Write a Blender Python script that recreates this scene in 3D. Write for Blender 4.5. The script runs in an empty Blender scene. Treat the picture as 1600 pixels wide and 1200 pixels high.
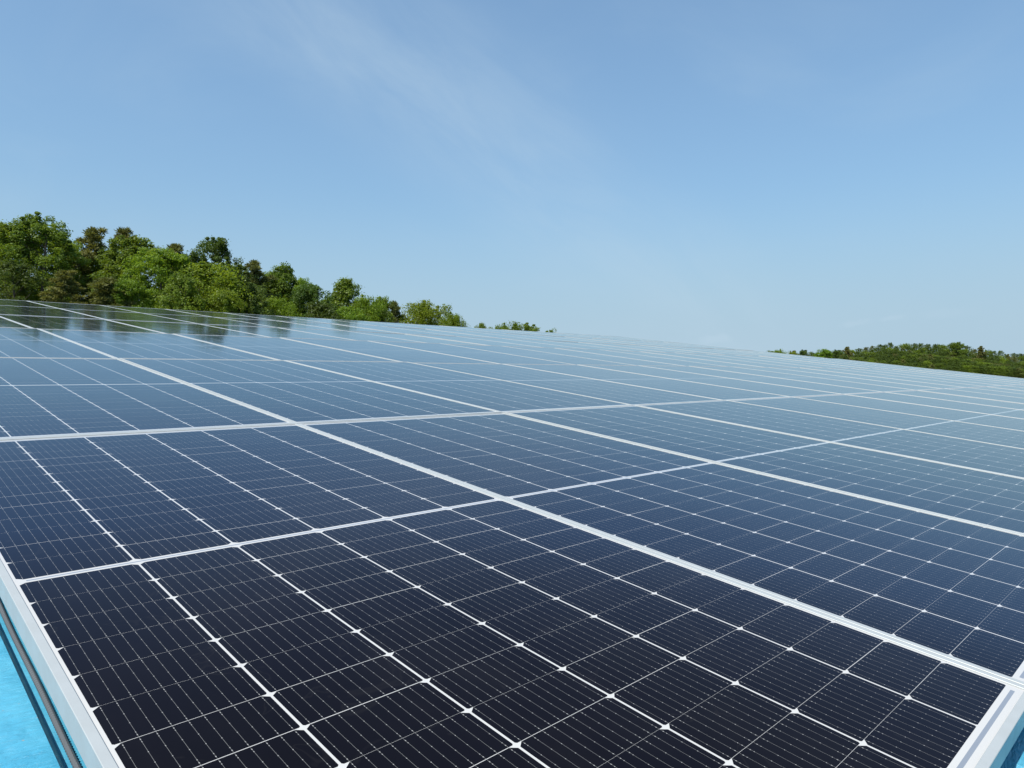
import bpy, math, random
import numpy as np
from mathutils import Vector, Matrix

SC = bpy.context.scene
COL = SC.collection
rad = math.radians

# ------------------------------------------------------------------ camera
cam_data = bpy.data.cameras.new('camera')
cam = bpy.data.objects.new('camera', cam_data)
COL.objects.link(cam)
CAM = Vector((-0.20316, -0.20465, 0.49256))
HEAD = rad(45.714)                       # heading of the view, counter-clockwise from +X
cam.location = CAM
cam.rotation_euler = (rad(90 - 0.865), 0, HEAD - math.pi / 2)
cam_data.sensor_width = 36.0
cam_data.lens = 24.616
cam_data.clip_start = 0.02
cam_data.clip_end = 3000.0
SC.camera = cam
FX = 1094.03                             # focal length in pixels of the 1600 px wide photograph
FWD = Vector((math.cos(HEAD), math.sin(HEAD), 0))
RGT = Vector((math.sin(HEAD), -math.cos(HEAD), 0))

# ------------------------------------------------------------------ light
SUN_AZ, SUN_EL = rad(187), rad(56)       # azimuth counter-clockwise from +X
world = bpy.data.worlds.new('World')
SC.world = world
world.use_nodes = True
sun_data = bpy.data.lights.new('sun', 'SUN')
sun_data.energy = 4.8
sun_data.angle = rad(0.53)
sun_data.color = (1.0, 0.965, 0.90)
sun = bpy.data.objects.new('sun', sun_data)
COL.objects.link(sun)
sd = Vector((math.cos(SUN_AZ) * math.cos(SUN_EL), math.sin(SUN_AZ) * math.cos(SUN_EL), math.sin(SUN_EL)))
sun.rotation_euler = sd.to_track_quat('Z', 'Y').to_euler()
sun.location = (-20, 5, 40)

SC.view_settings.view_transform = 'Standard'
SC.view_settings.look = 'None'
SC.view_settings.exposure = 0.30
SC.view_settings.gamma = 1.0
SC.cycles.max_bounces = 8
SC.cycles.transparent_max_bounces = 8


class NT:
    """small helper for writing node graphs as expressions"""
    def __init__(self, tree):
        self.t = tree
        self.n = tree.nodes
        self.l = tree.links

    def new(self, typ, **kw):
        nd = self.n.new(typ)
        for k, v in kw.items():
            setattr(nd, k, v)
        return nd

    def put(self, sock, val):
        if hasattr(val, 'is_linked') or isinstance(val, bpy.types.NodeSocket):
            self.l.new(val, sock)
        else:
            sock.default_value = val

    def m(self, op, a, b=None, c=None, clamp=False):
        nd = self.n.new('ShaderNodeMath')
        nd.operation = op
        nd.use_clamp = clamp
        self.put(nd.inputs[0], a)
        if b is not None:
            self.put(nd.inputs[1], b)
        if c is not None:
            self.put(nd.inputs[2], c)
        return nd.outputs[0]

    def vm(self, op, a, b=None, out=0):
        nd = self.n.new('ShaderNodeVectorMath')
        nd.operation = op
        self.put(nd.inputs[0], a)
        if b is not None:
            self.put(nd.inputs[1], b)
        return nd.outputs['Value'] if op in ('DOT_PRODUCT', 'LENGTH', 'DISTANCE') else nd.outputs[0]

    def rng(self, x, a, b, c=0.0, d=1.0, smooth=True):
        nd = self.n.new('ShaderNodeMapRange')
        nd.interpolation_type = 'SMOOTHSTEP' if smooth else 'LINEAR'
        self.put(nd.inputs[0], x)
        for i, v in enumerate((a, b, c, d)):
            self.put(nd.inputs[i + 1], v)
        return nd.outputs[0]

    def mix(self, f, a, b, blend='MIX'):
        nd = self.n.new('ShaderNodeMix')
        nd.data_type = 'RGBA'
        nd.blend_type = blend
        self.put(nd.inputs[0], f)
        self.put(nd.inputs[6], a if not isinstance(a, tuple) else (*a, 1.0)[:4])
        self.put(nd.inputs[7], b if not isinstance(b, tuple) else (*b, 1.0)[:4])
        return nd.outputs[2]

    def noise(self, vec, scale, detail=4.0, rough=0.55, dist=0.0):
        nd = self.n.new('ShaderNodeTexNoise')
        if vec is not None:
            self.l.new(vec, nd.inputs['Vector'])
        nd.inputs['Scale'].default_value = scale
        nd.inputs['Detail'].default_value = detail
        nd.inputs['Roughness'].default_value = rough
        nd.inputs['Distortion'].default_value = dist
        return nd.outputs[0]

    def xyz(self, x, y, z):
        nd = self.n.new('ShaderNodeCombineXYZ')
        for i, v in enumerate((x, y, z)):
            self.put(nd.inputs[i], v)
        return nd.outputs[0]

    def sep(self, v):
        nd = self.n.new('ShaderNodeSeparateXYZ')
        self.l.new(v, nd.inputs[0])
        return nd.outputs


def pixdir(px, py):
    """world direction seen at a pixel of the photograph"""
    p = rad(0.865)
    up = Vector((0, 0, 1))
    f = FWD * math.cos(p) - up * math.sin(p)
    u = up * math.cos(p) + FWD * math.sin(p)
    return (f + RGT * ((px - 800) / FX) + u * ((600 - py) / FX)).normalized()


# sky: Nishita with thin cirrus
w = NT(world.node_tree)
w.n.clear()
sky = w.new('ShaderNodeTexSky', sky_type='NISHITA', sun_disc=False)
sky.sun_elevation = SUN_EL
sky.sun_rotation = math.pi / 2 - SUN_AZ
sky.altitude = 60
sky.air_density = 1.0
sky.dust_density = 0.6
sky.ozone_density = 3.0
tc = w.new('ShaderNodeTexCoord')
d = w.vm('NORMALIZE', tc.outputs['Generated'])
dz = w.sep(d)[2]
# a long soft streak lying along a great circle
a_, b_ = pixdir(500, 0), pixdir(1060, 440)
mm = a_.cross(b_).normalized()
along = (b_ - a_).normalized()
n1 = w.noise(d, 3.0, 3.0, 0.5)
n2 = w.noise(w.vm('ADD', d, w.vm('MULTIPLY', tuple(along), w.xyz(*(w.m('MULTIPLY', w.vm('DOT_PRODUCT', d, tuple(along)), -0.72),) * 3))), 11.0, 7.0, 0.62, 0.5)
off = w.m('ADD', w.vm('DOT_PRODUCT', d, tuple(mm)), w.m('MULTIPLY', w.m('SUBTRACT', n1, 0.5), 0.12))
band = w.rng(w.m('ABSOLUTE', off), 0.0, 0.15, 1.0, 0.0)
tpos = w.vm('DOT_PRODUCT', d, tuple(along))
fade = w.m('MULTIPLY', w.rng(tpos, -0.75, -0.15), w.rng(tpos, 0.28, 0.55, 1.0, 0.0))
front = w.rng(w.vm('DOT_PRODUCT', d, tuple(FWD)), 0.2, 0.6)
streak = w.m('MULTIPLY', w.m('MULTIPLY', w.m('MULTIPLY', band, fade), front), w.rng(n2, 0.3, 0.72, 0.25, 1.0))
# faint wide veils
stretch = w.vm('MULTIPLY', d, (1.6, 1.6, 4.0))
veil = w.rng(w.noise(stretch, 1.7, 5.0, 0.55, 0.5), 0.45, 0.8)
veil = w.m('MULTIPLY', veil, 0.14)
# small low puffs
puffs = None
for (px, py, wd, st) in ((1120, 529, 0.030, 0.26), (1392, 497, 0.018, 0.26), (1335, 505, 0.024, 0.22), (1480, 489, 0.03, 0.12)):
    c = pixdir(px, py)
    rt = RGT
    dv = w.vm('SUBTRACT', d, tuple(c))
    h = w.m('DIVIDE', w.vm('DOT_PRODUCT', dv, tuple(rt)), wd)
    v = w.m('DIVIDE', w.m('ADD', w.sep(dv)[2], w.m('MULTIPLY', h, -0.0025)), wd * 0.27)
    r = w.m('SQRT', w.m('ADD', w.m('MULTIPLY', h, h), w.m('MULTIPLY', v, v)))
    r = w.m('ADD', r, w.m('MULTIPLY', w.m('SUBTRACT', w.noise(d, 70.0, 5.0, 0.6), 0.5), 1.6))
    f = w.rng(r, 0.2, 1.0, st, 0.0)
    puffs = f if puffs is None else w.m('MAXIMUM', puffs, f)
cloud = w.m('ADD', w.m('ADD', w.m('MULTIPLY', streak, 0.33), veil), puffs, clamp=True)
SKY_STRENGTH = 0.15
# the low sky takes the colour of the air a few degrees higher, and thin haze evens out its brightness
ds = w.sep(d)
zl = w.m('SQRT', w.m('ADD', w.m('MULTIPLY', ds[2], ds[2]), 0.085 ** 2))
w.l.new(w.vm('NORMALIZE', w.xyz(ds[0], ds[1], zl)), sky.inputs['Vector'])
lum = w.m('MULTIPLY', w.vm('DOT_PRODUCT', sky.outputs[0], (0.2126, 0.7152, 0.0722)), SKY_STRENGTH)
even = w.m('MAXIMUM', w.m('MULTIPLY', w.m('EXPONENT', w.m('MULTIPLY', lum, -1.08)), 1.4), 0.5)
clear = w.vm('MULTIPLY', w.vm('MULTIPLY', sky.outputs[0], w.xyz(even, even, even)), (0.965, 1.05, 0.97))
white = tuple(x / SKY_STRENGTH for x in (0.42, 0.545, 0.65))
low = w.m('ADD', w.rng(dz, 0.0, 0.26, 0.74, 0.0), 0.06)
clear = w.mix(low, clear, tuple(x / SKY_STRENGTH for x in (0.352, 0.470, 0.588)))
skyc = w.mix(cloud, clear, white)
bg = w.new('ShaderNodeBackground')
w.l.new(skyc, bg.inputs['Color'])
bg.inputs['Strength'].default_value = SKY_STRENGTH
wo = w.new('ShaderNodeOutputWorld')
w.l.new(bg.outputs[0], wo.inputs['Surface'])


# ------------------------------------------------------------------ object helpers
def tag(o, label=None, cat=None, group=None, kind=None):
    if label: o['label'] = label
    if cat: o['category'] = cat
    if group: o['group'] = group
    if kind: o['kind'] = kind
    return o


def empty(name, loc=(0, 0, 0)):
    o = bpy.data.objects.new(name, None)
    o.empty_display_size = 0.2
    COL.objects.link(o)
    o.location = loc
    return o


def link(name, me, mat=None, parent=None):
    o = bpy.data.objects.new(name, me)
    COL.objects.link(o)
    if mat is not None and len(me.materials) == 0:
        me.materials.append(mat)
    if parent is not None:
        o.parent = parent
    return o


def mesh(name, verts, faces, smooth=False):
    me = bpy.data.meshes.new(name)
    me.from_pydata([tuple(v) for v in verts], [], [tuple(f) for f in faces])
    me.update()
    if smooth:
        for p in me.polygons:
            p.use_smooth = True
    return me


def new_mat(name):
    m = bpy.data.materials.new(name)
    m.use_nodes = True
    g = NT(m.node_tree)
    return m, g, g.n['Principled BSDF']


class Geo:
    def __init__(self):
        self.v = []
        self.f = []

    def box(self, lo, hi):
        b = len(self.v)
        for z in (lo[2], hi[2]):
            for (x, y) in ((lo[0], lo[1]), (hi[0], lo[1]), (hi[0], hi[1]), (lo[0], hi[1])):
                self.v.append((x, y, z))
        for q in ((3, 2, 1, 0), (4, 5, 6, 7), (0, 1, 5, 4), (1, 2, 6, 5), (2, 3, 7, 6), (3, 0, 4, 7)):
            self.f.append(tuple(b + i for i in q))
        return self

    def tube(self, pts, rs, n=7, cap=True):
        pts = [Vector(p) for p in pts]
        rings = []
        ref = Vector((0.3, 0.2, 1)).normalized()
        for i, p in enumerate(pts):
            t = (pts[min(i + 1, len(pts) - 1)] - pts[max(i - 1, 0)]).normalized()
            a = t.cross(ref)
            if a.length < 0.05:
                a = t.cross(Vector((1, 0, 0)))
            a.normalize()
            b = t.cross(a)
            base = len(self.v)
            for k in range(n):
                an = 2 * math.pi * k / n
                self.v.append(tuple(p + (a * math.cos(an) + b * math.sin(an)) * rs[i]))
            rings.append(base)
        for i in range(len(rings) - 1):
            for k in range(n):
                k2 = (k + 1) % n
                self.f.append((rings[i] + k, rings[i] + k2, rings[i + 1] + k2, rings[i + 1] + k))
        if cap:
            self.f.append(tuple(rings[0] + k for k in range(n))[::-1])
            self.f.append(tuple(rings[-1] + k for k in range(n)))
        return self

    def mesh(self, name, smooth=False):
        return mesh(name, self.v, self.f, smooth)


# ------------------------------------------------------------------ roof plane
SLOPE = rad(6.9368)
ROT = Matrix.Rotation(SLOPE, 4, 'X')
UW, VL = 1.14, 2.42851                   # pitch of the panels
PW, PL = 1.137, 2.4255                   # size of one panel
NU, NV = 17, 6


def on_roof(u, v, n):
    return ROT @ Vector((u, v, n))


# ------------------------------------------------------------------ ground
def sstep(x, a, b):
    t = np.clip((x - a) / (b - a), 0, 1)
    return t * t * (3 - 2 * t)


GX = [-400, 0, 10, 20, 28, 38, 50, 62, 400]
GA = [6.8, 6.8, 6.8, 6.0, 3.6, 2.6, 1.4, 0.4, 0.0]


def ground_z(x, y):
    x = np.asarray(x, float)
    y = np.asarray(y, float)
    z = np.full(np.broadcast(x, y).shape, -5.5)
    z = z + np.interp(x, GX, GA) * sstep(y, 33, 52)
    # wooded hill off to the right, given in view-aligned coordinates
    rx = (x - CAM.x) * RGT.x + (y - CAM.y) * RGT.y
    fz = (x - CAM.x) * FWD.x + (y - CAM.y) * FWD.y
    z = z + 6.6 * np.exp(-((rx - 122) / 19) ** 2 - ((fz - 225) / 40) ** 2)
    z = z + 5.2 * np.exp(-((rx - 160) / 34) ** 2 - ((fz - 225) / 42) ** 2)
    z = z + 2.0 * sstep(np.hypot(x, y), 250, 700)
    z = z + 0.25 * np.sin(x * 0.13 + 1.0) * np.sin(y * 0.11) * sstep(np.hypot(x - 10, y - 14), 30, 60)
    return z


def build_ground():
    ax = np.concatenate([-np.geomspace(1400, 62, 14), np.arange(-60, 300, 4.0), np.geomspace(304, 1500, 14)])
    X, Y = np.meshgrid(ax, ax)
    Z = ground_z(X, Y)
    nx = len(ax)
    v = np.stack([X.ravel(), Y.ravel(), Z.ravel()], 1)
    f = [(j * nx + i, j * nx + i + 1, (j + 1) * nx + i + 1, (j + 1) * nx + i) for j in range(nx - 1) for i in range(nx - 1)]
    m, g, p = new_mat('grass_soil')
    t = g.new('ShaderNodeTexCoord').outputs['Object']
    a = g.noise(t, 0.25, 6.0)
    b = g.noise(t, 3.0, 5.0)
    c = g.mix(g.rng(a, 0.35, 0.65), (0.045, 0.075, 0.02), (0.10, 0.085, 0.05))
    c = g.mix(g.m('MULTIPLY', b, 0.6), c, (0.03, 0.05, 0.015))
    g.l.new(c, p.inputs['Base Color'])
    p.inputs['Roughness'].default_value = 0.95
    o = link('ground', mesh('ground', v.tolist(), f, True), m)
    tag(o, kind='structure')


build_ground()

# ------------------------------------------------------------------ building under the panels
def roof_paint():
    m, g, p = new_mat('cyan_roof_paint')
    t = g.new('ShaderNodeTexCoord').outputs['Object']
    st = g.vm('MULTIPLY', t, (1.0, 0.22, 1.0))
    a = g.noise(t, 9.0, 5.0, 0.6)
    b = g.noise(st, 60.0, 4.0, 0.6)
    c = g.mix(g.rng(a, 0.3, 0.7), (0.055, 0.305, 0.465), (0.085, 0.37, 0.525))
    c = g.mix(g.m('MULTIPLY', g.rng(b, 0.55, 0.75), 0.35), c, (0.11, 0.40, 0.56))
    spots = g.rng(g.noise(t, 55.0, 2.0, 0.5), 0.72, 0.76)
    c = g.mix(g.m('MULTIPLY', spots, 0.7), c, (0.42, 0.27, 0.13))
    g.l.new(c, p.inputs['Base Color'])
    g.l.new(g.rng(a, 0.3, 0.7, 0.22, 0.42), p.inputs['Roughness'])
    bp = g.new('ShaderNodeBump')
    bp.inputs['Strength'].default_value = 0.55
    bp.inputs['Distance'].default_value = 0.006
    wr = g.m('ADD', g.noise(g.vm('MULTIPLY', t, (0.6, 2.2, 1.0)), 70.0, 5.0, 0.65, 0.8), g.m('MULTIPLY', g.noise(t, 24.0, 2.0), 1.5))
    g.l.new(wr, bp.inputs['Height'])
    g.l.new(bp.outputs[0], p.inputs['Normal'])
    return m


def metal_paint(name, col, rough=0.5, metal=0.0):
    m, g, p = new_mat(name)
    t = g.new('ShaderNodeTexCoord').outputs['Object']
    a = g.noise(t, 14.0, 4.0)
    c = g.mix(g.rng(a, 0.3, 0.7), col, tuple(x * 0.86 for x in col))
    g.l.new(c, p.inputs['Base Color'])
    g.l.new(g.rng(a, 0.2, 0.8, rough * 0.8, rough * 1.2), p.inputs['Roughness'])
    p.inputs['Metallic'].default_value = metal
    return m


ROOF_N = -0.10
U0, U1 = -0.92, NU * UW + 0.9
V0, V1 = -0.55, NV * VL + 0.32


def build_building():
    root = empty('farm_building', (0, 0, -5.5))
    tag(root, 'building whose bright cyan sheet metal roof carries the solar panels', 'building')
    paint = roof_paint()
    # trapezoid sheet: crest | slant | pan, ribs running up the slope
    pitch, crest, hgt, sl = 0.19, 0.10, 0.022, 0.012
    prof = []
    u = -0.008 - pitch * math.ceil((-0.008 - U0) / pitch)
    while u < U1:
        prof += [(u, ROOF_N + hgt), (u + sl, ROOF_N), (u + pitch - crest - sl, ROOF_N), (u + pitch - crest, ROOF_N + hgt)]
        u += pitch
    prof = [q for q in prof]
    nv = 40
    v, f = [], []
    th = 0.0012
    for k in range(nv + 1):
        vv = V0 + (V1 - V0) * k / nv
        for (a, n) in prof:
            v.append(on_roof(a, vv, n) - Vector((0, 0, -5.5)))
    np_ = len(prof)
    for k in range(nv):
        for i in range(np_ - 1):
            f.append((k * np_ + i, k * np_ + i + 1, (k + 1) * np_ + i + 1, (k + 1) * np_ + i))
    me = mesh('roof', v, f)
    o = link('roof', me, paint, root)
    so = o.modifiers.new('sheet', 'SOLIDIFY')
    so.thickness = th
    so.offset = -1
    # back slope, falling away behind the ridge
    rz = on_roof(0, V1, ROOF_N)
    ry, rzz = rz.y, rz.z + 5.5
    yb = ry + (ry - on_roof(0, V0, ROOF_N).y)
    ze = on_roof(0, V0, ROOF_N).z + 5.5
    v, f = [], []
    for (yy, zz) in ((ry + 0.004, rzz), (yb, ze)):
        for (a, n) in prof:
            v.append((a, yy, zz + n - ROOF_N))
    for i in range(np_ - 1):
        f.append((i, i + 1, np_ + i + 1, np_ + i))
    o = link('roof', mesh('roof_back', v, f), paint, root)
    so = o.modifiers.new('sheet', 'SOLIDIFY')
    so.thickness = th
    so.offset = -1
    # ridge cap
    g = Geo()
    x0, x1 = U0 + 0.02, U1 - 0.02
    zc = rzz + 0.022
    prof2 = [(ry - 0.22, zc - 0.027), (ry, zc), (ry + 0.22, zc - 0.027), (ry + 0.22, zc - 0.024), (ry, zc + 0.003), (ry - 0.22, zc - 0.024)]
    for xx in (x0, x1):
        for (yy, zz) in prof2:
            g.v.append((xx, yy, zz))
    for i in range(6):
        j = (i + 1) % 6
        g.f.append((i, j, 6 + j, 6 + i))
    g.f.append((5, 4, 3, 2, 1, 0)); g.f.append((6, 7, 8, 9, 10, 11))
    link('ridge_cap', g.mesh('ridge_cap'), paint, root)
    # walls
    wallm = metal_paint('pale_wall_cladding', (0.55, 0.56, 0.54), 0.6)
    xa, xb = U0 + 0.35, U1 - 0.35
    ya, yc = on_roof(0, V0 + 0.4, 0).y, yb - 0.4
    g = Geo().box((xa, ya, -0.6), (xb, ya + 0.12, ze - 0.04))
    link('wall', g.mesh('wall'), wallm, root)
    g = Geo().box((xa, yc - 0.12, -0.6), (xb, yc, ze - 0.04))
    link('wall', g.mesh('wall'), wallm, root)
    for xx in (xa, xb - 0.12):
        g = Geo()
        pr = [(ya + 0.121, -0.6), (yc - 0.121, -0.6), (yc - 0.121, ze - 0.03), (ry, rzz - 0.06), (ya + 0.121, ze - 0.03)]
        for x in (xx, xx + 0.12):
            for (yy, zz) in pr:
                g.v.append((x, yy, zz))
        for i in range(5):
            j = (i + 1) % 5
            g.f.append((i, j, 5 + j, 5 + i))
        g.f.append((4, 3, 2, 1, 0)); g.f.append((5, 6, 7, 8, 9))
        link('wall', g.mesh('wall'), wallm, root)
    # mounting rails bolted across the ribs, two under each row of panels
    rail = metal_paint('rail_aluminium', (0.6, 0.61, 0.62), 0.35, 1.0)
    for r in range(NV):
        for fr in (0.22, 0.78):
            vv = r * VL + fr * PL
            g = Geo().box((0.05, -0.02, ROOF_N + hgt + 0.0005), (NU * UW - 0.05, 0.02, -0.0355))
            me = g.mesh('mounting_rail')
            o = link('mounting_rail', me, rail, root)
            o.matrix_local = Matrix.Translation(on_roof(0, vv, 0) - Vector((0, 0, -5.5))) @ ROOF_ROT
    return root


ROOF_ROT = ROT.copy()
building = build_building()


def build_conduit():
    # grey corrugated conduit lying in the roof pan beside the outermost panels
    m = metal_paint('grey_conduit', (0.12, 0.135, 0.15), 0.35)
    g = Geo()
    R, n = 0.0042, 9
    u0, nn = 0.0150, ROOF_N + 0.0048
    step = 0.0032
    vs = np.arange(-0.30, 3.4, step)
    rings = []
    for i, vv in enumerate(vs):
        r = R if i % 2 == 0 else R * 0.72
        wob = 0.0012 * math.sin(vv * 5.1) + 0.0008 * math.sin(vv * 13.0 + 1)
        base = len(g.v)
        for k in range(n):
            a = 2 * math.pi * k / n
            g.v.append(tuple(on_roof(u0 + wob + r * math.cos(a), vv, nn + r * math.sin(a))))
        rings.append(base)
    for i in range(len(rings) - 1):
        for k in range(n):
            k2 = (k + 1) % n
            g.f.append((rings[i] + k, rings[i + 1] + k, rings[i + 1] + k2, rings[i] + k2))
    g.f.append(tuple(rings[0] + k for k in range(n)))
    g.f.append(tuple(rings[-1] + k for k in range(n))[::-1])
    o = link('conduit', g.mesh('conduit'), m)
    tag(o, 'thin grey ribbed conduit on the cyan roof along the left panel edge', 'conduit')


build_conduit()

# ------------------------------------------------------------------ solar panels
FH, LIP = 0.035, 0.0125
MX, MY, MID = 0.006, 0.0235, 0.017        # white margins inside the lip, and at the middle
GXC = 0.0036                             # gap between columns of cells
NCOL, NROW = 6, 13
CW = (PW - 2 * (LIP + MX) - (NCOL - 1) * GXC) / NCOL
CX0 = LIP + MX
CP = CW + GXC
HALF = (PL - 2 * (LIP + MY) - MID) / 2
RP = HALF / NROW                         # pitch of the half cells along the panel


def glass_mat():
    m, g, p = new_mat('solar_glass')
    t = g.new('ShaderNodeTexCoord').outputs['Object']
    x, y, _ = g.sep(t)[:3]
    rnd = g.new('ShaderNodeObjectInfo').outputs['Random']
    # mirror the two halves about the middle
    ym = g.m('ABSOLUTE', g.m('SUBTRACT', y, PL / 2))          # distance from the middle line
    side = g.m('GREATER_THAN', y, PL / 2)
    q = g.m('DIVIDE', g.m('SUBTRACT', ym, MID / 2), RP)       # row coordinate from the middle outwards
    row = g.m('FLOOR', q)
    qy = g.m('MULTIPLY', g.m('SUBTRACT', q, row), RP)         # metres inside the row, 0 at the edge near the middle
    c = g.m('DIVIDE', g.m('SUBTRACT', x, CX0), CP)
    col = g.m('FLOOR', c)
    cx = g.m('MULTIPLY', g.m('SUBTRACT', c, col), CP)         # metres inside the column
    in_rows = g.m('MULTIPLY', g.m('GREATER_THAN', q, 0.0), g.m('LESS_THAN', q, float(NROW)))
    in_cols = g.m('MULTIPLY', g.m('GREATER_THAN', c, 0.0), g.m('LESS_THAN', cx, CW))
    in_cols = g.m('MULTIPLY', in_cols, g.m('LESS_THAN', x, CX0 + NCOL * CP - GXC))
    # random joint width for every row of every column
    cellid = g.xyz(col, g.m('ADD', row, g.m('MULTIPLY', side, 40.0)), g.m('MULTIPLY', rnd, 91.0))
    wn = g.new('ShaderNodeTexWhiteNoise', noise_dimensions='3D')
    g.l.new(cellid, wn.inputs[0])
    r1 = wn.outputs['Value']
    wn2 = g.new('ShaderNodeTexWhiteNoise', noise_dimensions='3D')
    g.l.new(g.vm('ADD', cellid, (7.3, 3.1, 5.7)), wn2.inputs[0])
    r2 = wn2.outputs['Value']
    gap = g.m('ADD', 0.0002, g.m('MULTIPLY', g.m('POWER', r1, 2.6), 0.0011))
    first = g.m('GREATER_THAN', row, 0.5)
    joint = g.m('MULTIPLY', g.m('LESS_THAN', qy, gap), first)
    # cut corners: triangles at the edge nearer the middle of the panel
    ex = g.m('MINIMUM', cx, g.m('SUBTRACT', CW, cx))
    corner = g.m('LESS_THAN', g.m('ADD', g.m('DIVIDE', ex, 0.0095), g.m('DIVIDE', qy, 0.0075)), 1.0)
    # tiny cut at the other end of the cell
    corner2 = g.m('LESS_THAN', g.m('ADD', ex, g.m('SUBTRACT', RP, qy)), 0.0022)
    cell = g.m('MULTIPLY', in_rows, in_cols)
    cell = g.m('MULTIPLY', cell, g.m('SUBTRACT', 1.0, g.m('MAXIMUM', g.m('MAXIMUM', corner, corner2), joint)))
    # busbar wires
    NB = 10.0
    b = g.m('MULTIPLY', g.m('DIVIDE', cx, CW), NB)
    bd = g.m('ABSOLUTE', g.m('SUBTRACT', g.m('FRACT', b), 0.5))
    bd = g.m('MULTIPLY', bd, CW / NB)
    wire = g.m('LESS_THAN', bd, 0.00022)
    # soldering pads along the wires
    pq = g.m('FRACT', g.m('MULTIPLY', g.m('DIVIDE', qy, RP), 4.0))
    pdist = g.m('MULTIPLY', g.m('ABSOLUTE', g.m('SUBTRACT', pq, 0.5)), RP / 4.0)
    pad = g.m('MULTIPLY', g.m('LESS_THAN', bd, 0.00055), g.m('LESS_THAN', pdist, 0.0007))
    eq = g.m('MINIMUM', g.m('ABSOLUTE', g.m('SUBTRACT', qy, 0.006)), g.m('ABSOLUTE', g.m('SUBTRACT', g.m('SUBTRACT', RP, qy), 0.005)))
    pad2 = g.m('MULTIPLY', g.m('LESS_THAN', bd, 0.0006), g.m('LESS_THAN', eq, 0.0010))
    wire = g.m('MULTIPLY', wire, g.m('MULTIPLY', in_rows, in_cols))
    pads = g.m('MULTIPLY', g.m('MAXIMUM', pad, pad2), g.m('MULTIPLY', in_rows, in_cols))
    # ribbons: one across the middle, one at each end
    rib_mid = g.m('LESS_THAN', ym, 0.0022)
    endd = g.m('ABSOLUTE', g.m('SUBTRACT', g.m('SUBTRACT', PL / 2, ym), LIP + MY * 0.54))
    rib_end = g.m('LESS_THAN', endd, 0.0029)
    rib = g.m('MAXIMUM', rib_mid, rib_end)
    rib = g.m('MULTIPLY', rib, g.m('MULTIPLY', g.m('GREATER_THAN', x, CX0 + 0.012), g.m('LESS_THAN', x, PW - CX0 - 0.012)))
    # colours
    tint = g.mix(r2, (0.0019, 0.0019, 0.0026), (0.0020, 0.0022, 0.0046))
    tint = g.mix(g.m('MULTIPLY', g.rng(g.noise(t, 2.2, 3.0), 0.35, 0.7), 0.35), tint, (0.0055, 0.0055, 0.0075))
    tint = g.mix(g.m('MULTIPLY', g.m('FRACT', g.m('MULTIPLY', rnd, 13.7)), 0.5), tint, (0.0035, 0.0030, 0.0045))
    colr = g.mix(cell, (0.51, 0.505, 0.485), tint)
    colr = g.mix(wire, colr, (0.16, 0.16, 0.155))
    colr = g.mix(pads, colr, (0.30, 0.30, 0.29))
    colr = g.mix(rib, colr, (0.22, 0.25, 0.29))
    # dust, faint smears and a few specks
    dust = g.rng(g.noise(g.vm('MULTIPLY', t, (1.0, 0.5, 1.0)), 5.0, 6.0, 0.65), 0.4, 0.85)
    mark = g.noise(g.vm('ADD', t, g.xyz(0.0, g.m('MULTIPLY', rnd, 23.0), 0.0)), 7.0, 3.0, 0.6, 1.2)
    ring = g.m('SUBTRACT', 1.0, g.m('MULTIPLY', g.m('ABSOLUTE', g.m('SUBTRACT', mark, 0.62)), 60.0), clamp=True)
    colr = g.mix(g.m('ADD', g.m('MULTIPLY', dust, 0.008), g.m('MULTIPLY', ring, 0.007)), colr, (0.55, 0.52, 0.45))
    vor = g.new('ShaderNodeTexVoronoi', feature='F1')
    g.l.new(g.vm('ADD', t, g.xyz(g.m('MULTIPLY', rnd, 31.0), 0.0, 0.0)), vor.inputs['Vector'])
    vor.inputs['Scale'].default_value = 9.0
    vsep = g.new('ShaderNodeSeparateColor')
    g.l.new(vor.outputs['Color'], vsep.inputs[0])
    speck = g.m('MULTIPLY', g.m('LESS_THAN', vor.outputs['Distance'], 0.012), g.m('GREATER_THAN', vsep.outputs[0], 0.55))
    colr = g.mix(g.m('MULTIPLY', speck, 0.35), colr, (0.5, 0.42, 0.3))
    base_r = g.m('ADD', 0.072, g.m('MULTIPLY', dust, 0.03))
    # slight waviness of the glass
    bp = g.new('ShaderNodeBump')
    bp.inputs['Strength'].default_value = 0.25
    bp.inputs['Distance'].default_value = 0.004
    g.l.new(g.noise(g.vm('ADD', t, g.xyz(g.m('MULTIPLY', rnd, 17.0), 0.0, 0.0)), 2.4, 1.0, 0.4), bp.inputs['Height'])
    fr = g.new('ShaderNodeFresnel')
    fr.inputs['IOR'].default_value = 1.41
    g.l.new(bp.outputs[0], fr.inputs['Normal'])
    df = g.new('ShaderNodeBsdfDiffuse')
    g.l.new(colr, df.inputs['Color'])
    gl = g.new('ShaderNodeBsdfGlossy')
    rp = g.new('ShaderNodeValToRGB')               # tint of the anti-reflection coat by angle
    el = rp.color_ramp.elements
    el[0].position, el[0].color = 0.03, (0.46, 0.29, 0.27, 1)
    el[1].position, el[1].color = 0.95, (0.95, 1.0, 1.0, 1)
    for ps, cl in ((0.19, (0.70, 0.77, 0.97, 1)), (0.42, (0.87, 0.95, 1.0, 1))):
        e = el.new(ps)
        e.color = cl
    g.l.new(fr.outputs[0], rp.inputs[0])
    g.l.new(rp.outputs[0], gl.inputs['Color'])
    g.l.new(base_r, gl.inputs['Roughness'])
    g.l.new(bp.outputs[0], gl.inputs['Normal'])
    mx = g.new('ShaderNodeMixShader')
    g.l.new(fr.outputs[0], mx.inputs[0])
    g.l.new(df.outputs[0], mx.inputs[1])
    g.l.new(gl.outputs[0], mx.inputs[2])
    g.n.remove(p)
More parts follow.
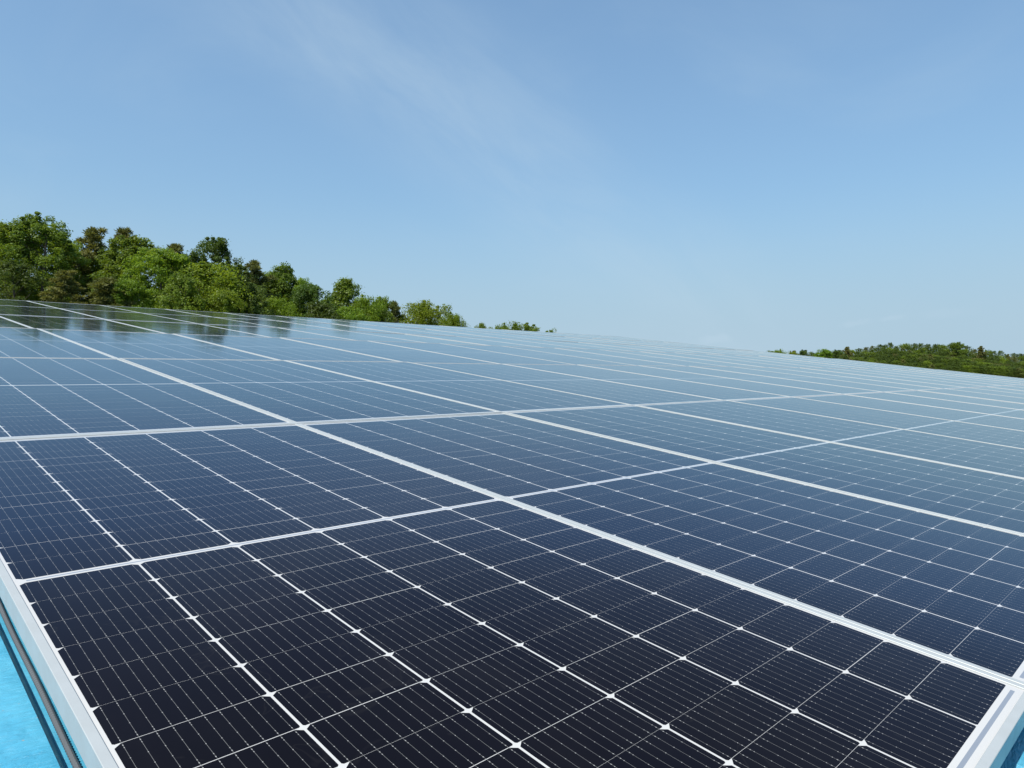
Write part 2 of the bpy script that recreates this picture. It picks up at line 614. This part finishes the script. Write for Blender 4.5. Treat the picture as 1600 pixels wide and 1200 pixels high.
    g.l.new(mx.outputs[0], g.n['Material Output'].inputs['Surface'])
    return m


def frame_mat():
    m, g, p = new_mat('anodised_aluminium')
    t = g.new('ShaderNodeTexCoord').outputs['Object']
    a = g.noise(g.vm('MULTIPLY', t, (6.0, 6.0, 6.0)), 4.0, 4.0)
    c = g.mix(g.rng(a, 0.3, 0.7), (0.42, 0.44, 0.435), (0.39, 0.41, 0.405))
    g.l.new(c, p.inputs['Base Color'])
    p.inputs['Metallic'].default_value = 0.15
    g.l.new(g.rng(a, 0.2, 0.8, 0.40, 0.50), p.inputs['Roughness'])
    return m


def frame_mesh():
    # mitred profile swept round the rectangle: outer wall, top lip, inner return, bottom flange
    prof = [(0.0, -FH), (0.0, -0.0007), (0.0007, 0.0), (LIP - 0.0006, 0.0), (LIP, -0.0006), (LIP, -0.0022),
            (0.0018, -0.0064), (0.0018, -FH + 0.0016), (0.026, -FH + 0.0016), (0.026, -FH)]
    n = len(prof)
    v, f = [], []
    for (i, z) in prof:
        v += [(i, i, z), (PW - i, i, z), (PW - i, PL - i, z), (i, PL - i, z)]
    for k in range(n):
        k2 = (k + 1) % n
        for s in range(4):
            s2 = (s + 1) % 4
            f.append((k * 4 + s, k * 4 + s2, k2 * 4 + s2, k2 * 4 + s))
    return mesh('frame', v, f)


def laminate_mesh():
    g = Geo()
    g.box((0.0022, 0.0022, -0.0062), (PW - 0.0022, PL - 0.0022, -0.0024))
    return g.mesh('glass')


ORD = ['front', 'second', 'third', 'fourth', 'fifth', 'back']
NTH = ['first', 'second', 'third', 'fourth', 'fifth', 'sixth', 'seventh', 'eighth', 'ninth', 'tenth', 'eleventh',
       'twelfth', 'thirteenth', 'fourteenth', 'fifteenth', 'sixteenth', 'seventeenth']


def panel_label(i, j):
    if j == 0 and i == 0:
        return 'solar panel at the near left corner, largest in the photo'
    row = {0: 'front row nearest the viewer', 5: 'back row along the ridge'}.get(j, '%s row from the front' % NTH[j])
    colm = {0: 'first', NU - 1: 'last'}.get(i, NTH[i])
    return 'dark solar panel in the %s, %s from the left edge' % (row, colm)


def build_panels():
    rng = random.Random(4)
    gm, fm = glass_mat(), frame_mat()
    root0 = empty('solar_panel')
    fr0 = link('frame', frame_mesh(), fm, root0)
    gl0 = link('glass', laminate_mesh(), gm, root0)
    for j in range(NV):
        rowtilt = [0.0, 0.10, 0.32, -0.05, -0.02, 0.03][j]
        for i in range(NU):
            if i == 0 and j == 0:
                r = root0
            else:
                r = root0.copy()
                COL.objects.link(r)
                for ch in (fr0, gl0):
                    c = ch.copy()
                    COL.objects.link(c)
                    c.parent = r
            tx = rad(rng.gauss(0, 0.05) + rowtilt)
            ty = rad(rng.gauss(0, 0.06))
            r.location = on_roof(i * UW, j * VL, 0.0)
            r.rotation_euler = (ROT @ Matrix.Rotation(tx if (i, j) != (0, 0) else 0, 4, 'X') @ Matrix.Rotation(ty if (i, j) != (0, 0) else 0, 4, 'Y')).to_euler()
            tag(r, panel_label(i, j), 'solar panel', 'solar panels on the cyan roof')


build_panels()

# ------------------------------------------------------------------ trees
def leaf_mat(name, cols, trans, rough=0.5):
    m = bpy.data.materials.new(name)
    m.use_nodes = True
    g = NT(m.node_tree)
    p = g.n['Principled BSDF']
    at = g.new('ShaderNodeAttribute', attribute_name='tone')
    ramp = g.new('ShaderNodeValToRGB')
    els = ramp.color_ramp.elements
    els[0].position, els[0].color = 0.0, (*cols[0], 1)
    els[1].position, els[1].color = 1.0, (*cols[-1], 1)
    for k, c in enumerate(cols[1:-1]):
        e = els.new((k + 1) / (len(cols) - 1))
        e.color = (*c, 1)
    g.l.new(at.outputs['Fac'], ramp.inputs[0])
    rnd = g.new('ShaderNodeObjectInfo').outputs['Random']
    hs = g.new('ShaderNodeHueSaturation')
    g.l.new(ramp.outputs[0], hs.inputs['Color'])
    g.l.new(g.rng(rnd, 0, 1, 0.488, 0.512, smooth=False), hs.inputs['Hue'])
    g.l.new(g.rng(g.m('FRACT', g.m('MULTIPLY', rnd, 7.7)), 0, 1, 0.88, 1.12, smooth=False), hs.inputs['Value'])
    g.l.new(hs.outputs[0], p.inputs['Base Color'])
    p.inputs['Roughness'].default_value = rough
    p.inputs['Specular IOR Level'].default_value = 0.35
    tl = g.new('ShaderNodeBsdfTranslucent')
    tcol = g.mix(1.0, hs.outputs[0], (1.25, 1.15, 0.55), 'MULTIPLY')
    g.l.new(tcol, tl.inputs['Color'])
    mx = g.new('ShaderNodeMixShader')
    mx.inputs[0].default_value = trans
    g.l.new(p.outputs[0], mx.inputs[1])
    g.l.new(tl.outputs[0], mx.inputs[2])
    g.l.new(mx.outputs[0], g.n['Material Output'].inputs['Surface'])
    return m


def bark_mat():
    m, g, p = new_mat('bark')
    t = g.new('ShaderNodeTexCoord').outputs['Object']
    a = g.noise(g.vm('MULTIPLY', t, (6.0, 6.0, 1.2)), 4.0, 5.0)
    g.l.new(g.mix(a, (0.05, 0.035, 0.025), (0.16, 0.125, 0.095)), p.inputs['Base Color'])
    p.inputs['Roughness'].default_value = 0.9
    return m


BARK = bark_mat()
LEAF = {
    'bright': leaf_mat('leaf_bright', [(0.113, 0.185, 0.015), (0.176, 0.269, 0.022), (0.251, 0.347, 0.033)], 0.48),
    'mid': leaf_mat('leaf_mid', [(0.087, 0.145, 0.016), (0.134, 0.206, 0.022), (0.196, 0.276, 0.035)], 0.46),
    'dark': leaf_mat('leaf_dark', [(0.056, 0.097, 0.016), (0.084, 0.137, 0.021), (0.123, 0.182, 0.030)], 0.44),
    'lime': leaf_mat('leaf_lime', [(0.118, 0.178, 0.012), (0.174, 0.243, 0.016), (0.224, 0.292, 0.022)], 0.50),
    'pine': leaf_mat('needle_olive', [(0.118, 0.135, 0.034), (0.168, 0.181, 0.050), (0.235, 0.229, 0.072)], 0.30, 0.6),
    'pinegreen': leaf_mat('needle_green', [(0.095, 0.130, 0.036), (0.146, 0.178, 0.054), (0.207, 0.227, 0.078)], 0.30, 0.6),
}


def leaves_mesh(name, C, D, U, S, asp, tone):
    """C centres, D long axis, U second axis, S half-length; folded rhombus leaves"""
    n = len(C)
    N = np.cross(D, U)
    S = S[:, None]
    a = C - D * S
    b = C + U * S * asp - N * S * 0.18
    c = C + D * S
    e = C - U * S * asp - N * S * 0.18
    V = np.stack([a, b, c, e], 1).reshape(-1, 3)
    me = bpy.data.meshes.new(name)
    me.vertices.add(4 * n)
    me.vertices.foreach_set('co', V.astype(np.float32).ravel())
    me.loops.add(4 * n)
    me.loops.foreach_set('vertex_index', np.arange(4 * n, dtype=np.int32))
    me.polygons.add(n)
    me.polygons.foreach_set('loop_start', np.arange(0, 4 * n, 4, dtype=np.int32))
    try:
        me.polygons.foreach_set('loop_total', np.full(n, 4, np.int32))
    except Exception:
        pass
    at = me.attributes.new('tone', 'FLOAT', 'FACE')
    at.data.foreach_set('value', tone.astype(np.float32))
    me.update(calc_edges=True)
    me.validate()
    return me


def unit(a):
    return a / np.maximum(np.linalg.norm(a, axis=1, keepdims=True), 1e-6)


def clump_leaves(rs, cen, rad_, n, size, up=0.35, flat=0.75):
    """leaves around clump centres: shell-heavy, facing outward and up"""
    k = len(cen)
    idx = rs.integers(0, k, n)
    dirs = unit(rs.normal(size=(n, 3)))
    rr = rad_[idx] * (0.35 + 0.65 * rs.random(n) ** 0.5)
    P = cen[idx] + dirs * rr[:, None] * np.array([1, 1, flat])
    nrm = unit(dirs * 0.7 + np.array([0, 0, up]) + rs.normal(size=(n, 3)) * 0.55)
    D = unit(np.cross(nrm, rs.normal(size=(n, 3))))
    D[:, 2] -= 0.25
    D = unit(D)
    U = unit(np.cross(nrm, D))
    S = size * (0.7 + 0.6 * rs.random(n))
    base = rs.random(k)
    tone = np.clip(0.55 * base[idx] + 0.45 * rs.random(n), 0, 1)
    return P, D, U, S, tone


def trunk_mesh(rs, H, r0, crown_lo, clumps, nl=9, lean=0.03):
    g = Geo()
    top = H * 0.86
    pts, rr = [], []
    ox, oy = rs.normal() * lean * H, rs.normal() * lean * H
    for k in range(9):
        t = k / 8
        pts.append((ox * t * t + 0.05 * math.sin(5 * t + 1), oy * t * t + 0.05 * math.cos(4 * t), top * t - 0.6 * (1 - t)))
        rr.append(r0 * (1.25 if k == 0 else 1) * (1 - 0.88 * t) + 0.012)
    g.tube(pts, rr, 8)
    sel = clumps[rs.permutation(len(clumps))[:nl * 3]]
    for c in sel:
        t = np.clip((c[2] - 0.25 * math.hypot(c[0], c[1]) - 0.8) / top, crown_lo / top * 0.8, 0.95)
        p0 = Vector((ox * t * t + 0.05 * math.sin(5 * t + 1), oy * t * t + 0.05 * math.cos(4 * t), top * t - 0.6 * (1 - t)))
        p3 = Vector(c)
        md = p0.lerp(p3, 0.5) + Vector((0, 0, -0.12 * (p3 - p0).length))
        ra = max(0.02, r0 * (1 - 0.85 * t) * 0.42)
        g.tube([p0, md, p3], [ra, ra * 0.62, 0.012], 5, cap=False)
    return g.mesh('trunk', True)


def crown_points(rs, n, H, R, lo, power=0.5, jag=0.22, top_pow=1.6):
    """clump centres through a lumpy crown envelope"""
    out = []
    ph = rs.random(4) * 6.28
    while len(out) < n:
        z = rs.random() ** 0.8
        th = rs.random() * 2 * math.pi
        env = (max(0.0, 1 - abs((z - 0.36) / 0.66) ** (top_pow + 0.5))) ** 0.5
        env *= 1 + jag * math.sin(3 * th + ph[0] + 5 * z) + jag * 0.8 * math.sin(5 * th + ph[1] - 7 * z)
        r = env * rs.random() ** power
        out.append((r * R * math.cos(th), r * R * math.sin(th), lo + (H - lo) * (z + jag * 0.10 * math.sin(4 * th + ph[2]))))
    return np.array(out)


PROTO = {}


def proto_broad(key, seed, mat, H=10.0, R=2.5, lo=2.0, nc=190, nleaf=21000, size=0.074, crad=0.41, jag=0.22, top_pow=1.6, spires=3, asp=0.5):
    rs = np.random.default_rng(seed)
    cen = crown_points(rs, nc, H - crad * 0.8, R - crad * 0.5, lo, 0.42, jag, top_pow)
    rad_ = crad * (0.6 + 0.7 * rs.random(nc))
    # leading shoots that break the outline
    sp, sr = [], []
    for k in range(spires * 2 + 3):
        th = rs.random() * 6.28
        q = (0.15 + 0.75 * rs.random()) * R * (0.3 if k == 0 else 0.85)
        hz_ = lo + (H - lo) * (0.94 - 0.42 * (q / R) ** 1.6 - 0.06 * rs.random())
        for s in range(4):
            sp.append((q * math.cos(th) + rs.normal() * 0.07, q * math.sin(th) + rs.normal() * 0.07, hz_ + s * 0.28))
            sr.append(0.30 - 0.055 * s)
    if sp:
        sp = np.array(sp)
        sp[:, 2] += H - sp[:, 2].max() - 0.1
        cen = np.concatenate([cen, sp]); rad_ = np.concatenate([rad_, np.array(sr)])
    P, D, U, S, tone = clump_leaves(rs, cen, rad_, nleaf, size)
    # stray outer leaves
    P2, D2, U2, S2, t2 = clump_leaves(rs, cen, rad_ * 1.45, nleaf // 9, size)
    me = leaves_mesh('crown', np.concatenate([P, P2]), np.concatenate([D, D2]), np.concatenate([U, U2]), np.concatenate([S, S2]), asp, np.concatenate([tone, t2]))
    me.materials.append(LEAF[mat])
    tr = trunk_mesh(rs, H, 0.17, lo, cen)
    tr.materials.append(BARK)
    PROTO[key] = (me, tr, H, R)


def proto_pine(key, seed, mat, H=10.0, R=2.3, lo=1.4, nb=40, nleaf=22000):
    rs = np.random.default_rng(seed)
    cen, rad_ = [], []
    for k in range(nb):
        z = (k + rs.random()) / nb
        th = k * 2.4 + rs.normal() * 0.4
        L = R * (1 - z) ** 0.5 * (0.45 + 0.75 * rs.random())
        zz = lo + (H - 0.4 - lo) * z
        m = max(2, int(L / 0.42))
        for s in range(m):
            q = L * (s + 0.8) / m
            for e in range(2):
                cen.append((q * math.cos(th) + rs.normal() * 0.16, q * math.sin(th) + rs.normal() * 0.16, zz + 0.22 * q + rs.normal() * 0.08))
                rad_.append(0.30 + 0.10 * rs.random())
    for s in range(4):
        cen.append((rs.normal() * 0.1, rs.normal() * 0.1, H - 0.35 - 0.3 * s)); rad_.append(0.28)
    cen = np.array(cen); rad_ = np.array(rad_)
    n = nleaf
    idx = rs.integers(0, len(cen), n)
    dirs = unit(rs.normal(size=(n, 3)) + np.array([0, 0, 0.55]))
    D = dirs
    P = cen[idx] + dirs * rad_[idx][:, None] * (0.25 + 0.75 * rs.random(n))[:, None] * np.array([1, 1, 0.75])
    U = unit(np.cross(D, rs.normal(size=(n, 3))))
    S = 0.115 * (0.7 + 0.6 * rs.random(n))
    base = rs.random(len(cen))
    tone = np.clip(0.5 * base[idx] + 0.5 * rs.random(n), 0, 1)
    me = leaves_mesh('crown', P, D, U, S, 0.26, tone)
    me.materials.append(LEAF[mat])
    tr = trunk_mesh(rs, H, 0.18, lo, cen, 14)
    tr.materials.append(BARK)
    PROTO[key] = (me, tr, H, R)


proto_broad('oakA', 11, 'mid', R=2.6, lo=1.0, spires=4, nleaf=24000)
proto_broad('oakB', 12, 'bright', R=2.7, lo=1.4, spires=2, nleaf=24000, top_pow=2.0)
proto_broad('oakC', 13, 'dark', R=2.5, lo=0.8, spires=5, nleaf=22000)
proto_broad('oakD', 14, 'bright', R=2.8, lo=1.0, spires=3, nleaf=24000, crad=0.6)
proto_broad('oakE', 15, 'mid', R=2.3, lo=0.8, spires=3, nleaf=21000, jag=0.3)
proto_broad('round', 16, 'lime', R=2.9, lo=0.6, nc=260, spires=2, nleaf=30000, top_pow=3.0, jag=0.12, crad=0.55)
proto_broad('round2', 17, 'dark', R=2.7, lo=1.0, spires=1, nleaf=22000, top_pow=2.4, jag=0.15)
proto_broad('slim', 18, 'mid', R=1.7, lo=0.8, spires=5, nleaf=16000, jag=0.3, top_pow=1.3)
proto_broad('airy', 19, 'mid', R=2.4, lo=3.0, nc=70, spires=2, nleaf=9000, crad=0.42, jag=0.35, top_pow=3.0)
proto_pine('pineA', 21, 'pine')
proto_pine('pineB', 22, 'pine', R=2.0, lo=1.4, nb=42)
proto_pine('pineC', 23, 'pinegreen', R=2.5, lo=2.0)


def tree(key, px, top, wpx, depth, label, cat='tree', group=None, rot=None, name=None, over=0.0):
    cr, tr, H0, R0 = PROTO[key]
    base = CAM + FWD * depth + RGT * ((px - 800) / FX * depth)
    tz = CAM.z + depth * ((600 - top) / FX - math.tan(rad(0.865)))
    gz = float(ground_z(base.x, base.y))
    H = max(3.0, tz - gz)
    sxy = 1.42 * (wpx / FX * depth) / (2 * R0)
    nm = name or ('pine_tree' if key.startswith('pine') else 'leafy_tree')
    r = empty(nm, (base.x, base.y, gz - 0.02))
    r.scale = (sxy, sxy, H / H0)
    r.rotation_euler = (0, 0, (px * 0.37 + top) % 6.28 if rot is None else rot)
    link('crown', cr, None, r)
    link('trunk', tr, None, r)
    tag(r, label, cat, group)
    return r


G1 = 'trees on the rise behind the roof ridge'
LEFT = [
    # key, px, top, width, depth, label
    ('oakE', -48, 352, 90, 47, 'leafy tree cut by the left border of the photo'),
    ('oakB', 6, 347, 72, 45, 'bright green leafy tree at the far left end of the ridge'),
    ('oakA', 64, 335, 100, 46, 'tallest leafy tree at the left, its shoots rising above all others'),
    ('pineA', 150, 353, 80, 50, 'olive brown pine right of the tallest leafy tree'),
    ('pineB', 196, 355, 58, 54, 'brownish pine top peeking out behind the rounded green tree'),
    ('oakE', 212, 371, 92, 48, 'rounded mid green tree just in front of two brown pines'),
    ('pineB', 274, 379, 62, 54, 'small olive pine top between two leafy trees'),
    ('oakB', 252, 389, 92, 46, 'bright green leafy tree below the small olive pine top'),
    ('oakC', 336, 370, 84, 52, 'tall dark leafy tree with one pointed shoot at centre of the left wood'),
    ('oakD', 326, 411, 118, 46, 'broad bright green tree in front of the tall dark leafy tree'),
    ('pineC', 398, 404, 72, 54, 'grey green pine right of the tall dark leafy tree'),
    ('oakE', 446, 414, 66, 57, 'pale leafy tree between the grey green pine and a dark rounded tree'),
    ('oakB', 472, 434, 44, 57, 'small bright leafy top left of the dark rounded tree'),
    ('round2', 488, 442, 70, 55, 'dark rounded tree at the right end of the dense wood'),
    ('slim', 541, 436, 56, 58, 'slender tree with a pointed twin top, right of the dark rounded tree'),
    ('round', 572, 460, 62, 57, 'bright yellow green tree right of the slender pointed tree'),
    ('oakB', 596, 463, 46, 60, 'green tree with small tufts on top, left of the gap in the trees'),
    ('pineC', 616, 468, 44, 60, 'dull olive tree bordering the gap in the trees'),
    ('round', 667, 468, 84, 62, 'large round yellow green tree standing right of the gap'),
    ('round', 706, 487, 44, 60, 'lower yellow green tree joined to the right of the round one'),
    ('slim', 752, 505, 24, 78, 'thin treetop alone above the ridge, right of the round yellow green trees'),
    ('round', 784, 504, 46, 78, 'small dome shaped treetop just above the ridge'),
    ('airy', 818, 504, 66, 76, 'flat spreading treetop just right of the small dome shaped one'),
    ('airy', 861, 515, 30, 80, 'last wispy treetop barely showing over the ridge'),
    # lower growth in front
    ('oakC', 24, 408, 80, 42, 'dark leafy tree low at the left, against the ridge'),
    ('pineA', 104, 420, 74, 42, 'low olive pine with brown branches under the tallest leafy tree'),
    ('pineB', 165, 432, 80, 42, 'low olive pine spreading its branches over the ridge line'),
    ('oakB', 205, 436, 62, 43, 'low vivid green leafy bush between olive pine and broad bright tree'),
    ('oakE', 284, 428, 60, 43, 'low leafy tree before the broad bright green tree'),
    ('oakC', 388, 440, 70, 47, 'low dark leafy tree beneath the grey green pine'),
    ('round', 432, 462, 62, 49, 'low yellow green bushy tree beneath the pale leafy tree'),
    ('oakB', 545, 478, 60, 54, 'low bright leafy tree at the foot of the slender pointed tree'),
    ('oakA', 118, 392, 70, 52, 'shaded leafy tree filling in behind the low olive pines'),
    ('oakC', 292, 398, 80, 54, 'dark tree seen between two bright leafy trees'),
    ('oakE', 372, 413, 58, 56, 'leafy tree filling the dip between the tall dark tree and the grey green pine'),
    ('oakA', 424, 424, 60, 58, 'leafy tree showing in the dip right of the grey green pine'),
    ('oakB', 514, 464, 46, 60, 'small leafy tree in the dip before the slender pointed tree'),
    ('oakA', 118, 378, 60, 55, 'leafy treetop in the dip between the tallest leafy tree and the olive brown pine'),
    ('oakC', 500, 470, 70, 52, 'low dark bushy tree at the foot of the dark rounded tree'),
    ('oakC', 590, 478, 60, 58, 'low dark green bush beneath the bright yellow green tree'),
    ('oakB', 350, 452, 70, 44, 'low bright leafy bush on the ridge below the broad bright tree'),
    ('oakB', 92, 364, 70, 49, 'bright leafy tree tucked under the right shoulder of the tallest leafy tree'),
    ('oakA', 34, 368, 70, 50, 'leafy tree squeezed between the tallest leafy tree and the one at the far left'),
    ('oakE', 170, 388, 70, 50, 'leafy tree closing the gap below the two brown pine tops'),
    ('oakC', 440, 440, 80, 58, 'shaded dark tree behind the low yellow green bushy tree'),
]
for t in LEFT:
    tree(*t, group=G1)

# ---- far wooded hill on the right
CREST = [(1180, 556), (1200, 552), (1230, 549), (1260, 549), (1300, 547), (1325, 545), (1345, 541), (1370, 536), (1400, 535), (1430, 534),
         (1460, 537), (1500, 538), (1540, 545), (1575, 549), (1600, 551), (1700, 557), (1800, 566)]
G2 = 'trees along the skyline left of the far hill'
HILL = [
    ('airy', 1203, 549, 18, 190, 'tiny treetop farthest left of the far hill trees'),
    ('round', 1217, 546, 20, 188, 'small round bright treetop next to the far hill'),
    ('pineB', 1240, 548, 14, 192, 'small dark pine top left of the far hill'),
    ('round', 1236, 549, 20, 186, 'low bright treetop left of the far hill beside a dark pine'),
    ('oakC', 1256, 547, 22, 190, 'dark round treetop in the gap left of the far hill'),
    ('oakB', 1287, 546, 22, 188, 'pale green treetop at the left foot of the far hill'),
    ('oakC', 1308, 547, 24, 190, 'dark green tree at the left foot of the far hill'),
    ('pineB', 1323, 542, 14, 196, 'lone dark pine rising at the left shoulder of the far hill'),
    ('oakA', 1495, 535, 20, 226, 'leafy treetop poking out of the crest of the far hill'),
    ('pineB', 1532, 541, 12, 226, 'pointed pine top on the right slope of the far hill'),
]
for (k, px, top, wd, dp, lb) in HILL:
    tree(k, px, top - 1, wd * 1.25, dp, lb, group=G2)


def build_wood():
    rs = np.random.default_rng(77)
    kinds = [('oakB', 1.0), ('oakA', 3), ('oakC', 9), ('pineC', 2.0), ('pineA', 1.6), ('oakD', 0.6), ('round2', 3)]
    pr = np.array([k[1] for k in kinds], float)
    pr /= pr.sum()
    cache = {}
    mats, Vs, tones, mi = [], [], [], []
    for (k, _) in kinds:
        me = PROTO[k][0]
        n = len(me.polygons)
        co = np.empty(len(me.vertices) * 3, np.float32)
        me.vertices.foreach_get('co', co)
        tn = np.empty(n, np.float32)
        me.attributes['tone'].data.foreach_get('value', tn)
        cache[k] = (co.reshape(n, 4, 3), tn, me.materials[0])
    for row in range(11):
        D = 238 - 6.0 * row
        px = 1262.0 + rs.random() * 8
        while px < 1760:
            crest = np.interp(px, [c[0] for c in CREST], [c[1] for c in CREST])
            top = crest + 1.5 + row * 5.2 * min(1.0, 0.35 + (px - 1262) / 160) + rs.normal() * 1.2
            edge = 592 + (px - 1600) * 0.0957
            if top < edge + 4:
                key = kinds[rs.choice(len(kinds), p=pr)][0]
                co, tn, mt = cache[key]
                base = CAM + FWD * D + RGT * ((px - 800) / FX * D)
                tz = CAM.z + D * ((600 - top) / FX - math.tan(rad(0.865)))
                gz = float(ground_z(base.x, base.y))
                H = max(4.0, tz - gz)
                wd = (20 + 9 * rs.random()) / FX * D
                s = wd / (2 * PROTO[key][3])
                keep = rs.random(len(tn)) < 0.16
                q = co[keep]
                cc = q.mean(1, keepdims=True)
                q = cc + (q - cc) * 1.65                    # fewer, larger sprays of leaves at this distance
                a = rs.random() * 6.28
                R2 = np.array([[math.cos(a), -math.sin(a), 0], [math.sin(a), math.cos(a), 0], [0, 0, 1]])
                q = q @ R2.T * np.array([s, s, H / 10.0]) + np.array([base.x, base.y, gz])
                if mt not in mats:
                    mats.append(mt)
                Vs.append(q.reshape(-1, 3)); tones.append(np.clip(tn[keep] * 0.6 + rs.random() * 0.4, 0, 1)); mi.append(np.full(keep.sum(), mats.index(mt), np.int32))
            px += 7 + 5 * rs.random()
    V = np.concatenate(Vs); tone = np.concatenate(tones); mi = np.concatenate(mi)
    n = len(tone)
    me = bpy.data.meshes.new('wood')
    me.vertices.add(4 * n)
    me.vertices.foreach_set('co', V.astype(np.float32).ravel())
    me.loops.add(4 * n)
    me.loops.foreach_set('vertex_index', np.arange(4 * n, dtype=np.int32))
    me.polygons.add(n)
    me.polygons.foreach_set('loop_start', np.arange(0, 4 * n, 4, dtype=np.int32))
    for m in mats:
        me.materials.append(m)
    me.polygons.foreach_set('material_index', mi)
    at = me.attributes.new('tone', 'FLOAT', 'FACE')
    at.data.foreach_set('value', tone.astype(np.float32))
    me.update(calc_edges=True)
    o = link('wood', me)
    tag(o, 'distant mixed wood covering the low hill at the right', 'wood', kind='stuff')


build_wood()
